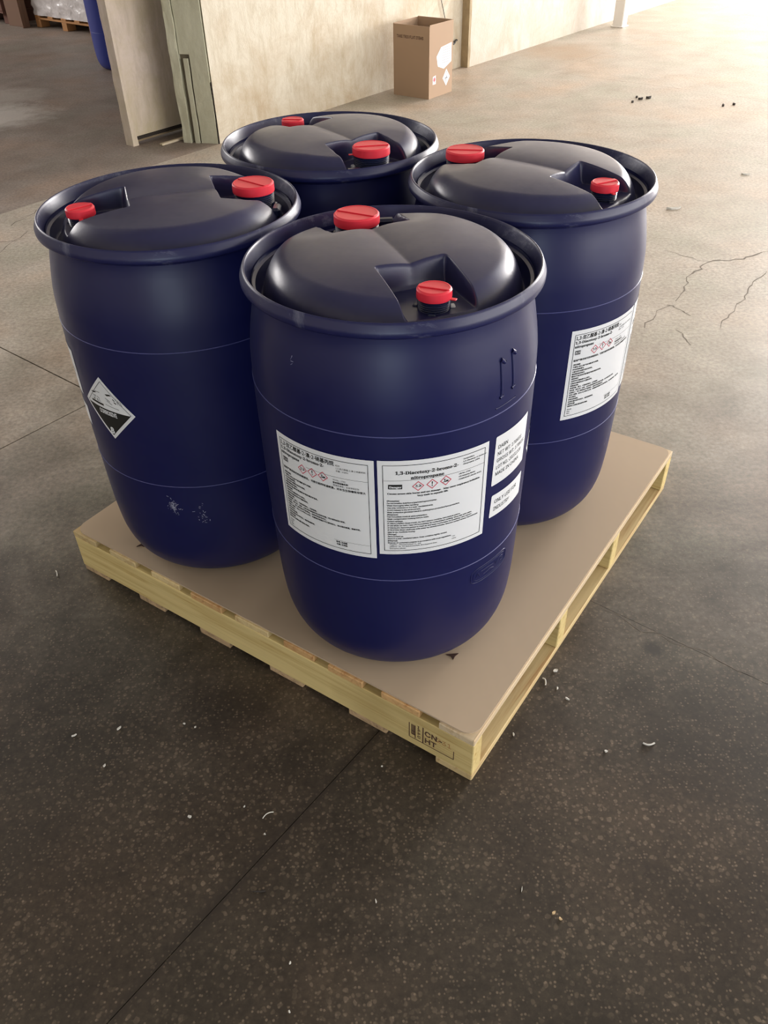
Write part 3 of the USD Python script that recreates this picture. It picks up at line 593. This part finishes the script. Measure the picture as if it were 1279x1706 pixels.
def art_corrosive():
    R = 0.0825; D = Polygon([(-R, 0), (0, -R), (R, 0), (0, R)]); inner = D.buffer(-0.0075, join_style=2)
    q = inner.bounds[2]
    blk = [poly2d(inner.intersection(sbox(-1, -1, 1, -0.002)).difference(Polygon()), .012)]
    g = [poly2d(inner.difference(inner.buffer(-0.0016, join_style=2)).intersection(sbox(-1, -.002, 1, 1)), .012)]
    # pouring tubes, drops, metal bar and hand
    blk += [ln(-.052, .0075, -.008, .0075, .0050), poly2d(Polygon([(-.045, .0335), (-.030, .0365), (-.026, .0345), (-.040, .0300)])), poly2d(Polygon([(.006, .0405), (.022, .0435), (.026, .0405), (.012, .0370)])),
            ln(-.034, .026, -.033, .021, .0022), ln(-.038, .018, -.037, .013, .0022), ln(-.028, .018, -.026, .012, .0022)]
    g += [ln(-.029, .0375, -.012, .0390, .0014), ln(-.044, .0250, -.036, .0230, .0016), ln(-.026, .0250, -.018, .0210, .0016), ln(-.042, .0160, -.040, .0110, .0016), ln(-.020, .0180, -.019, .0120, .0016)]
    blk += [ln(.028, .0335, .033, .0290, .0026), ln(.030, .0255, .036, .0225, .0030)]
    for k in range(3): g.append(ln(.038 + .005 * k, .036 - .002 * k, .042 + .005 * k, .022 - .001 * k, .0016))
    g += [ln(.004, .030, .018, .024, .0018), ln(.008, .024, .022, .017, .0018), ln(.0, .012, .040, .008, .0014)]
    white = [text2d('CORROSIVE', 0, -.0165, .0105, 'sans', 3, 64, 'c', .058)]; eight = text2d('8', 0, -.066, .0150, 'sans', 4, 64, 'c')
    return poly2d(D, .012), {'ink': J(blk), 'grey_ink': J(g), 'label': J(white), 'number': eight}

ART = {'chinese': art_chinese(), 'english': art_english(), 'lot': art_lot(), 'use': art_use()}
CORR = art_corrosive()
def stick(drum, rot, which, th, zc, tilt, label, printed=True, prints=None):
    if which == 'corrosive':
        pp, layers = CORR
    else:
        W, H, layers = ART[which]; pp = paper(W, H, .003 if which in ('lot', 'use') else 0)
    p = obj('hazard_label' if which == 'corrosive' else 'paper_label', wrap(pp, th + rot, zc, .0007, tilt), 'label', drum, smooth=True, label=label)
    if printed:
        for k, m2 in layers.items():
            nm = {'ink': 'black_print', 'red_ink': 'red_print', 'grey_ink': 'grey_print', 'label': 'white_print', 'number': 'white_number'}[k]
            obj(nm, wrap(m2, th + rot, zc, .0012 if k not in ('label', 'number') else .0016, tilt), 'label' if k == 'number' else k, p)
ZTOP = 0.1506 + TH
def cap(drum, nm, s, t, rot, R, h, ztop, tabdir, label, grip):
    """bung: dark threaded neck in the pocket and the red capsule over it"""
    c, sn = math.cos(rot), math.sin(rot); x, y = s * c - t * sn, s * sn + t * c
    def put(m): m = m.copy(); m.apply_translation([x, y, 0]); return m
    zt = HD + ztop; zf = HD - 0.032
    rn = R - 0.0035; prof = [(rn + .004, zf), (rn + .004, zf + .004), (rn, zf + .006)]
    z = zf + .006
    while z < zt - h - .002:
        prof += [(rn, z), (rn + .0018, z + .0014), (rn, z + .0030)]; z += .0038
    prof += [(rn, zt - h + .002)]
    nk = obj('bung_neck', put(lathe(prof, 48)), 'neck', drum, smooth=40)
    for k, a in enumerate((0.9, 2.6, 4.4, 5.7)):      # lugs of the neck ring, some pale with painted glints
        lx, ly = (rn + .005) * math.cos(a + rot), (rn + .005) * math.sin(a + rot)
        b = bx(-.007, -.005, 0, .007, .005, .011, c=.002); b.apply_transform(trimesh.transformations.rotation_matrix(a + rot + math.pi / 2, [0, 0, 1])); b.apply_translation([x + lx, y + ly, zf])
        obj('lug', b, 'glint_lug' if (k in (1, 2) and R > .04) or k == 2 else 'neck', nk)
    cp = obj('red_cap', put(lathe([(R - .003, zt - h), (R, zt - h + .001), (R + .0004, zt - h + .004), (R, zt - .003), (R - .0025, zt - .0004), (R - .004, zt), (R - .006, zt - .0012), (0, zt - .0012)], 64)), 'red', drum, smooth=35, label=label)
    gb = bx(-R * .93, -.0055, -.0012, R * .93, .0055, .0008, c=.0006); gb.apply_transform(trimesh.transformations.rotation_matrix(grip, [0, 0, 1])); gb.apply_translation([x, y, zt])
    obj('grip_bar', gb, 'red', cp)
    if tabdir is not None:
        tb = bx(R - .003, -.0045, -.0012, R + .0105, .0045, .0012, c=.001); tb.apply_transform(trimesh.transformations.rotation_matrix(tabdir, [0, 0, 1])); tb.apply_translation([x, y, zt - h + .002])
        obj('tear_tab', tb, 'red', cp)
def make_drum(label, xy, lidrot, labrot, labels, tabs, big_grip, small_grip, marks=()):
    d = thing('plastic_drum', label, 'drum', (*xy, ZTOP), 0.0, 'navy drums on the pallet')
    obj('body', BODY, 'drum', d, smooth=40)
    obj('rim', RIM, 'rim', d, smooth=35)
    for s in SEAMS: obj('mould_seam', s, 'seam', d, smooth=True)
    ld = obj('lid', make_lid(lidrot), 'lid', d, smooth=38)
    cap(d, 'big', 0.190, 0.0, lidrot, .0470, .021, .0215, tabs[0], 'large round red bung cap', big_grip)
    cap(d, 'small', -0.188, 0.0, lidrot, .0310, .0185, .0130, tabs[1], 'small round red bung cap', small_grip)
    # carrying lug at the outer end of the large bung pocket
    lg = bx(-.010, -.020, 0, .010, .020, .022, c=.005); lg.apply_transform(trimesh.transformations.rotation_matrix(lidrot - .33, [0, 0, 1]))
    lg.apply_translation([.236 * math.cos(lidrot - .33), .236 * math.sin(lidrot - .33), HD - .034]); obj('lid_lug', lg, 'neck', d)
    for (w, th, zc, tilt, lb, pr) in labels: stick(d, labrot, w, th, zc, tilt, lb, pr)
    return d
T_C, T_E, T_L, T_U, T_H = (-121.05, .506), (-75.5, .513), (-37.7, .567), (-37.6, .453), (-3.4, .515)
# front drum
dF = make_drum('nearest navy plastic drum with two large printed labels facing the camera', (0.02803, 1.50855), math.radians(111.2), 0.0,
               [('chinese', *T_C, 0, 'white label printed in Chinese', True), ('english', *T_E, 0, 'white label printed in English', True),
                ('lot', *T_L, -math.radians(2.0), 'white label with weights and lot number', True), ('use', *T_U, -math.radians(4.0), 'white label reading ONLY USE FOR INDUSTRY', True), ('corrosive', *T_H, 0, None, True)],
               (None, math.radians(-25)), math.radians(-28), math.radians(-22))
# left drum
dL = make_drum('left navy drum with a black and white corrosive diamond label on its side', (-0.45747, 1.84530), math.radians(17.1), -122.0,
               [('corrosive', *T_H, 0, 'diamond hazard label reading CORROSIVE 8', True), ('lot', *T_L, -math.radians(2.0), None, True), ('use', *T_U, -math.radians(4.0), None, True)],
               (None, math.radians(-75)), math.radians(-40), math.radians(40))
# right drum
dR = make_drum('right navy drum with one printed label turned toward the front drum', (0.36641, 1.98942), math.radians(139.9), 68.2,
               [('chinese', *T_C, 0, 'white label printed in Chinese', True), ('english', *T_E, 0, None, True), ('corrosive', *T_H, 0, None, True)],
               (None, math.radians(-70)), math.radians(-10), math.radians(25))
# back drum
dB = make_drum('farthest navy drum behind the other three, only its lid and neck showing', (-0.11896, 2.32174), math.radians(-54.7), 165.0, [('chinese', *T_C, 0, None, True), ('english', *T_E, 0, None, True), ('corrosive', *T_H, 0, None, True)], (math.radians(190), None), math.radians(8), math.radians(-10))
# raised moulding marks of the front drum
def raised(m2, th, zc, off): return wrap(m2, th, zc, off)
def emboss(lines, th, zc, h):
    """raised strokes: (points, width) on the drum side"""
    ms = []
    for pts, w in lines:
        pts = np.array(pts, float); n = max(2, int(np.sum(np.linalg.norm(np.diff(pts, axis=0), axis=1)) / .006) + 1)
        tcum = np.r_[0, np.cumsum(np.linalg.norm(np.diff(pts, axis=0), axis=1))]; tt = np.linspace(0, tcum[-1], n)
        X, Y = np.interp(tt, tcum, pts[:, 0]), np.interp(tt, tcum, pts[:, 1]); z = zc + Y; a = math.radians(th) + X / .2885; r = RB(z) + h * .2
        ms.append(tube(np.stack([r * np.cos(a), r * np.sin(a), z], 1), w / 2, 8))
    return cat_(ms)
ii = [([(-.017, .032), (-.017, -.036)], .0045), ([(.017, .038), (.017, -.030)], .0045), ([(-.017, .036), (-.006, .028)], .0085), ([(.017, .041), (.028, .033)], .0085),
      ([(-.021, -.038), (-.012, -.036)], .006), ([(.013, -.031), (.022, -.029)], .006), ([(-.030, -.058), (.028, -.056)], .0028)]
obj('gauge_mark', emboss(ii, -45.0, .750, .001), 'drum', dF, smooth=True, label='raised double bar moulding mark')
th_ = np.linspace(0, 2 * np.pi, 60); se = lambda a, b: [(a * np.sign(math.cos(t)) * abs(math.cos(t)) ** .5, b * np.sign(math.sin(t)) * abs(math.sin(t)) ** .5) for t in th_]
lg = [(se(.060, .022), .0022), (se(.053, .0165), .0014), ([(-.045, -.006), (-.040, .008), (-.034, -.006)], .002), ([(-.03, .006), (-.01, .007), (.01, .005)], .0018), ([(-.022, -.006), (.0, -.002), (.012, -.008)], .002),
      ([(.015, .008), (.02, -.006), (.028, .007)], .002), ([(.034, .006), (.046, .007), (.036, -.006), (.047, -.005)], .002)]
obj('moulded_emblem', emboss(lg, -45.5, .277, .0006), 'drum', dF, smooth=True, label='raised oval moulded emblem')
# chalky scuffs of the left and front drums
def scuff(d, th, zc, n, seed, sx_, sz_):
    r_ = np.random.default_rng(seed); P = []
    for _ in range(n):
        x, y = r_.normal(0, sx_), r_.normal(0, sz_); a = r_.uniform(0, np.pi); l = r_.uniform(.001, .006)
        P.append(LineString([(x, y), (x + l * math.cos(a), y + l * math.sin(a))]).buffer(r_.uniform(.0003, .0010), quad_segs=2))
    obj('scuff_mark', wrap(poly2d(union_all(P)), th, zc, .0005), 'scuff', d, label='pale chalky scuff')
scuff(dL, -101, .262, 60, 1, .008, .010); scuff(dL, -88, .232, 26, 2, .010, .016); scuff(dF, -20, .40, 40, 5, .006, .030); scuff(dF, -132, .79, 4, 6, .002, .006); scuff(dR, -33, .24, 10, 8, .006, .008)

# ------------------------------------------------------------------ CARDBOARD BOX BY THE WALL
BN = np.array([0.458, 7.443]); BL = np.array([0.175, 7.663]); BR_ = np.array([0.621, 7.746])
fa = BL - BN; wA = np.linalg.norm(fa); fb = BR_ - BN; wB = 0.345
rb_ = math.atan2(fa[1], fa[0])
cbx = thing('cardboard_box', 'tall open brown carton with white stickers standing against the left wall', 'box', (*BN, 0), rb_)
BHt = 0.535; TK = 0.005
# local x: along the printed front to the left corner, local -y: along the sticker side to the right
obj('front_panel', bx(0, -TK, 0, wA, 0, BHt - .01), 'carton', cbx)
obj('side_panel', bx(0, -wB, 0, TK, -TK, BHt), 'carton', cbx)
obj('side_panel', bx(wA - TK, -wB, 0, wA, -TK, BHt - .005), 'carton', cbx)
obj('back_panel', bx(TK, -wB, 0, wA - TK, -wB + TK, BHt), 'carton', cbx)
obj('bottom_panel', bx(TK, -wB + TK, 0.003, wA - TK, -TK, 0.008), 'carton_in', cbx)
def onfront(m2, off=.0006):
    V = np.array(m2.vertices); return trimesh.Trimesh(np.stack([wA - V[:, 0], np.full(len(V), off), V[:, 1]], 1), m2.faces, process=False)
def onside(m2, off=.0006):
    V = np.array(m2.vertices); return trimesh.Trimesh(np.stack([np.full(len(V), -off), -V[:, 0], V[:, 1]], 1), m2.faces, process=False)
obj('printed_words', onfront(text2d('TAKE TRIO FLAT ITEMS', .035, BHt - .105, .020, 'sans', 2, 64, 'l', .265)), 'print_brown', cbx, label='row of dark printed capitals')
st1 = obj('sticker', onside(poly2d(Polygon([(.125, .225), (.215, .195), (.325, .235), (.325, .375), (.17, .36), (.105, .30)]))), 'label', cbx, label='large torn white sticker')
obj('sticker_print', onside(J([ln(.19, .35 - .018 * k, .30, .352 - .018 * k, .003) for k in range(7)]), .0011), 'grey_ink', st1)
st2 = obj('sticker', onside(poly2d(Polygon([(.20, .125), (.255, .06), (.31, .125), (.255, .19)]))), 'label', cbx, label='white diamond sticker')
obj('sticker_print', onside(J([diamond(.255, .125, .045, .003), ln(.235, .12, .275, .122, .008), ln(.25, .10, .262, .14, .006)]), .0011), 'grey_ink', st2)
st3 = obj('sticker', onside(poly2d(Polygon([(.055, .10), (.055, .16), (.10, .165), (.10, .10)]))), 'label', cbx, label='small sticker with a red diamond')
obj('sticker_print', onside(J([diamond(.078, .135, .020, .004), poly2d(sbox(.070, .125, .086, .145))]), .0011), 'red_ink', st3)

# ------------------------------------------------------------------ WALL WIRE, POST
wr = thing('wall_wire', 'thin dark wire hanging down the wall behind the cardboard box', 'wire', hall(2.75, 0.012, 0), 0)
def wpts(P): 
    o = hall(2.75, 0.012, 0); return np.array([hall(u, v, z) - o for u, v, z in P])
tt = np.linspace(0, 1, 24)
cordp = PchipInterpolator([0, .45, .6, .7, .85, 1.0], np.array([(2.62, 1.5), (2.715, .70), (2.747, .583), (2.778, .511), (2.882, .297), (2.973, .231)]))(np.linspace(0, 1, 40))
obj('cord', tube(wpts([(u, .012, z) for u, z in cordp]), .0032, 6), 'wire', wr, smooth=True)
obj('hook', tube(wpts([(2.905 + .10 * t, .016, .212 + .022 * t + .008 * math.sin(9 * t)) for t in tt]), .0085, 6), 'wire', wr, smooth=True)
pc = np.array([2.80, 10.62]) - A0; pu, pv = pc @ E1, pc @ E2
po = thing('white_post', 'slim white square post standing just off the far wall', 'post', (*(A0 + E1 * pu + E2 * pv), 0), HANG)
obj('shaft', bx(-.06, -.06, 0, .06, .06, HC - .001, c=.008), 'white_post', po)
obj('base_plate', bx(-.075, -.075, 0, .075, .075, .012, c=.003), 'white_post', po)

# ------------------------------------------------------------------ STORE ROOM BEYOND THE DOOR
fd = thing('plastic_drum', 'bright blue plastic drum half hidden behind the door leaf in the next room', 'drum', (-2.42, 9.12, 0))
obj('body', lathe([(0, .004), (.19, .0)] + [(float(RB(z)), z) for z in zz], 72), 'blue_drum', fd, smooth=40)
obj('rim', RIM, 'blue_drum', fd, smooth=40)
obj('lid', lathe([(.262, .845), (.252, .84), (.25, .87), (.235, .888), (.15, .896), (0, .898)], 72), 'blue_drum', fd, smooth=40)
obj('mould_seam', SEAMS[0], 'blue_drum', fd, smooth=True)
wp = thing('wooden_pallet', 'wooden block pallet under the white wrapped load in the next room', 'pallet', hall(2.27, -5.66, 0), HANG)
# local x = u, local -y = v
for kx in (0.0, 0.48, 0.98):
    for ky in (0.0, 0.53, 1.06):
        obj('block', bx(kx, -ky - .10, .0, kx + .12, -ky, .085, c=.003), 'orange_wood', wp)
for ky in (0.0, 0.265, 0.53, 0.795, 1.06): obj('deck_board', bx(0, -ky - .10, .1055, 1.1, -ky, .127, c=.002), 'orange_wood', wp)
for kx in (0.0, 0.48, 0.98): obj('cross_board', bx(kx, -1.16, .0855, kx + .12, 0, .105, c=.002), 'orange_wood', wp)
wl_ = thing('wrapped_load', 'large block load wrapped in crinkled white stretch film on a pallet', 'wrapped load', hall(2.27, -5.66, 0.1275), HANG)
cm = bx(.0, -1.16, 0, 1.1, 0.0, 1.3); v_, f_ = trimesh.remesh.subdivide_to_size(cm.vertices, cm.faces, .045, max_iter=14); cm = trimesh.Trimesh(v_, f_, process=True)
nn = meshkit.fbm(np.array(cm.vertices) * np.array([9, 9, 16.0]), 3, 5)[:, None] - .5; cc = np.array([.55, -.58, .6])
dv = np.sign(np.round((cm.vertices - cc) / np.array([.55, .58, .65]), 3)) * (np.abs((cm.vertices - cc) / np.array([.55, .58, .65])) > .999); dv[:, 2] *= (cm.vertices[:, 2] > .1)
cm.vertices = cm.vertices + dv * nn * .035
obj('film', cm, 'film', wl_, smooth=50)
bb = thing('brown_board', 'dull brown cardboard panel standing on end left of the wrapped load', 'cardboard panel', (-4.20, 11.56, 0), math.atan2(11.56 - 11.80, -4.20 + 4.52) + math.pi)
obj('panel', bx(0, -.05, 0, .36, 0, 1.15, c=.002), 'brown_board', bb)
obj('fold', bx(0, .0005, 0, .012, .05, 1.15), 'brown_board', bb)
cs = thing('carton_stack', 'dark red brown cartons raised on a pallet at the far left edge', 'cartons', hall(2.15, -7.3, 0), HANG)
obj('carton', bx(0, -1.15, .141, 1.0, 0, .75, c=.006), 'brown_carton', cs); obj('carton', bx(0.01, -1.14, .7505, .99, -.01, 1.35, c=.006), 'brown_carton', cs)
for ky in (0.0, .52, 1.05): obj('pallet_bearer', bx(0.05, -ky - .1, 0, 1.0, -ky, .12, c=.003), 'brown_carton', cs)
obj('pallet_deck', bx(0.0, -1.15, .1202, 1.0, 0, .1408), 'brown_carton', cs)

# ------------------------------------------------------------------ LITTER ON THE FLOOR
def ground(px, py):
    w = _d * FPX + _r2 * (px - IW / 2) - _u2 * (py - IH / 2); k = -CAM_H / w[2]; return np.array([w[0] * k, w[1] * k])
def scrap(px, py, l, w, ang, m, label, name='paper_scrap', cat='paper scrap', seed=0, group=None, h=.0025):
    r_ = np.random.default_rng(seed + 100); g = ground(px, py); n = 9; a = np.linspace(0, 2 * np.pi, n, endpoint=False)
    pl = Polygon([(l / 2 * math.cos(t) * r_.uniform(.65, 1.1), w / 2 * math.sin(t) * r_.uniform(.65, 1.1)) for t in a])
    mm = extr(pl, h); V = np.array(mm.vertices); V[:, 2] += (V[:, 2] > h / 2) * np.abs(V[:, 0]) * .25; mm.vertices = V
    t = obj(name, mm, m); x = UsdGeom.Xformable(t); x.AddTranslateOp().Set(Gf.Vec3d(float(g[0]), float(g[1]), 0)); x.AddRotateZOp().Set(float(ang)); tag(t, label, cat, group or 'litter on the floor')
def curl(px, py, pts, r, m, label, name='paper_curl', cat='paper scrap'):
    g = ground(px, py); pts = np.array(pts, float); tc = np.linspace(0, 1, len(pts)); t2 = np.linspace(0, 1, 14)
    P = np.stack([PchipInterpolator(tc, pts[:, k])(t2) for k in range(3)], 1)
    t = obj(name, tube(P, r, 6), m, smooth=True); UsdGeom.Xformable(t).AddTranslateOp().Set(Gf.Vec3d(float(g[0]), float(g[1]), 0)); tag(t, label, cat, 'litter on the floor')
scrap(925, 1118, .013, .010, 20, 'paper', 'round white scrap nearest the second stringer end of the pallet', seed=1)
curl(905, 1137, [(0, .012, .002), (.005, .004, .004), (.003, -.010, .002)], .0019, 'paper', 'thin curved white shaving right beside the pallet edge')
scrap(928, 1147, .009, .005, 80, 'paper', 'tiny white chip between the shaving and the next sliver', seed=2)
scrap(945, 1165, .014, .006, -40, 'paper', 'white sliver lowest right in the row beside the pallet edge', seed=3)
curl(1080, 1241, [(-.012, .004, .002), (0, -.002, .003), (.015, .004, .002)], .0022, 'paper', 'white forked scrap on the bare floor right of the pallet corner')
scrap(1009, 1252, .009, .007, 0, 'paper', 'small white crumb left of the forked scrap', seed=4)
scrap(855, 1224, .010, .005, 95, 'paper', 'small white flake close to the near right pallet side', seed=5)
curl(94, 956, [(-.005, .012, .002), (.002, 0, .003), (.006, -.012, .002)], .0016, 'paper', 'bent white thread on the floor left of the pallet corner')
scrap(198, 1214, .013, .007, 50, 'paper', 'pale oval flake on the left floor below the pallet side', seed=6)
scrap(123, 1226, .015, .0045, 30, 'paper', 'thin slanted white flake at the far left floor', seed=7)
scrap(174, 1276, .009, .006, 70, 'paper', 'white speck below the slanted flake at left', seed=8)
scrap(307, 1206, .006, .005, 0, 'paper', 'left one of two neighbouring white specks in front of the pallet', seed=9)
scrap(325, 1212, .006, .004, 40, 'paper', 'right one of two neighbouring white specks in front of the pallet', seed=10)
scrap(316, 1361, .011, .007, 0, 'paper', 'bright white scrap on the dark floor left of the floor joint', seed=11)
curl(448, 1358, [(-.013, -.009, .002), (-.003, .002, .004), (.010, .006, .002)], .0013, 'paper', 'curled white fibre beside the floor joint')
scrap(407, 1344, .007, .003, 60, 'paper', 'tiny white flake left of the curled fibre', seed=12)
scrap(441, 1390, .005, .004, 10, 'paper', 'white dot on the floor joint below the curled fibre', seed=13)
scrap(432, 1486, .026, .0025, 2, 'twig', 'short dark splinter lying level beside the floor joint', 'dark_splinter', 'splinter', seed=14)
scrap(483, 1605, .007, .004, 70, 'paper', 'white speck in the foreground right of the floor joint', seed=15)
scrap(482, 1686, .006, .004, 100, 'paper', 'white speck nearest the bottom edge of the floor', seed=16)
scrap(922, 1521, .009, .006, 30, 'crumb', 'upper tan crumb of the pair in the right foreground', 'wood_crumb', 'crumb', seed=17)
scrap(933, 1531, .008, .006, -30, 'crumb', 'lower tan crumb of the pair in the right foreground', 'wood_crumb', 'crumb', seed=18)
scrap(626, 1502, .009, .0035, 100, 'paper', 'upright thin white flake in the middle foreground', seed=19)
scrap(869, 1482, .012, .0022, 75, 'paper', 'fine white thread on the floor right of centre in the foreground', seed=20)
scrap(636, 1277, .005, .004, 0, 'paper', 'white speck in front of the near pallet corner', seed=21)
scrap(1122, 348, .085, .035, 10, 'paper', 'large flat white flake on the floor right of the right drum', seed=22)
scrap(1242, 291, .055, .03, -10, 'paper', 'white flake near the right edge of the floor, farther than the large one', seed=23)
for i, (px, py, l, lb) in enumerate(((1066, 166, .045, 'left of the two largest dark clods on the bright floor'), (1080, 164, .05, 'right of the two largest dark clods on the bright floor'), (1053, 171, .03, 'small dark clod left of the two largest ones'),
                                     (1060, 163, .025, 'smallest dark clod behind the left large one'), (1204, 177, .035, 'single dark clod farther right on the bright floor'), (1222, 175, .03, 'dark clod at the right end of the bright floor'))):
    scrap(px, py, l, l * .7, 20 * i, 'twig', lb, 'dirt_clod', 'clod', seed=40 + i, h=.012)
# wood splinters by the door leaf
g = ground(283, 240)
sp = obj('wood_splinter', hallm(bx(-.27, -.33, .001, -.06, -.30, .016, c=.003)), 'door_leaf'); tag(sp, 'pale wood splinter lying on the floor under the door leaf', 'splinter')

# hairline cracks in the floor slabs
def crack(pts, w, seed):
    r_ = np.random.default_rng(seed); P = np.array([ground(*p) for p in pts]); L_ = np.linalg.norm(np.diff(P, axis=0), axis=1); tc = np.r_[0, np.cumsum(L_)]
    n = max(6, int(tc[-1] / .035)); tt_ = np.linspace(0, tc[-1], n); X = np.stack([np.interp(tt_, tc, P[:, k]) for k in range(2)], 1) + r_.normal(0, .007, (n, 2))
    pl = union_all([LineString(X[i:i + 2]).buffer(w * r_.uniform(.15, .8) / 2.4, quad_segs=2) for i in range(n - 1)])
    m2 = poly2d(pl); V = np.array(m2.vertices); V[:, 2] = .0004
    obj('crack', trimesh.Trimesh(V, m2.faces, process=False), 'crack', floor)
M['crack'] = plain('crack_dirt', (0.17, 0.145, 0.118), 0.9)
for i, (pts, w) in enumerate((([(1279, 418), (1235, 430), (1180, 436), (1152, 455), (1140, 478), (1126, 502)], .016), ([(1180, 436), (1150, 430), (1112, 419)], .010), ([(1112, 508), (1085, 530), (1072, 545)], .010),
                              ([(1112, 508), (1150, 524)], .010), ([(1275, 452), (1240, 490), (1200, 545)], .010), ([(1128, 552), (1150, 576)], .009), ([(1000, 1014), (1070, 1046), (1160, 1085), (1254, 1128)], .004),
                              ([(0, 420), (47, 384)], .012), ([(20, 375), (60, 352), (110, 338)], .010), ([(48, 396), (0, 404)], .012), ([(600, 190), (690, 206)], .008))):
    crack(pts, w, 200 + i)
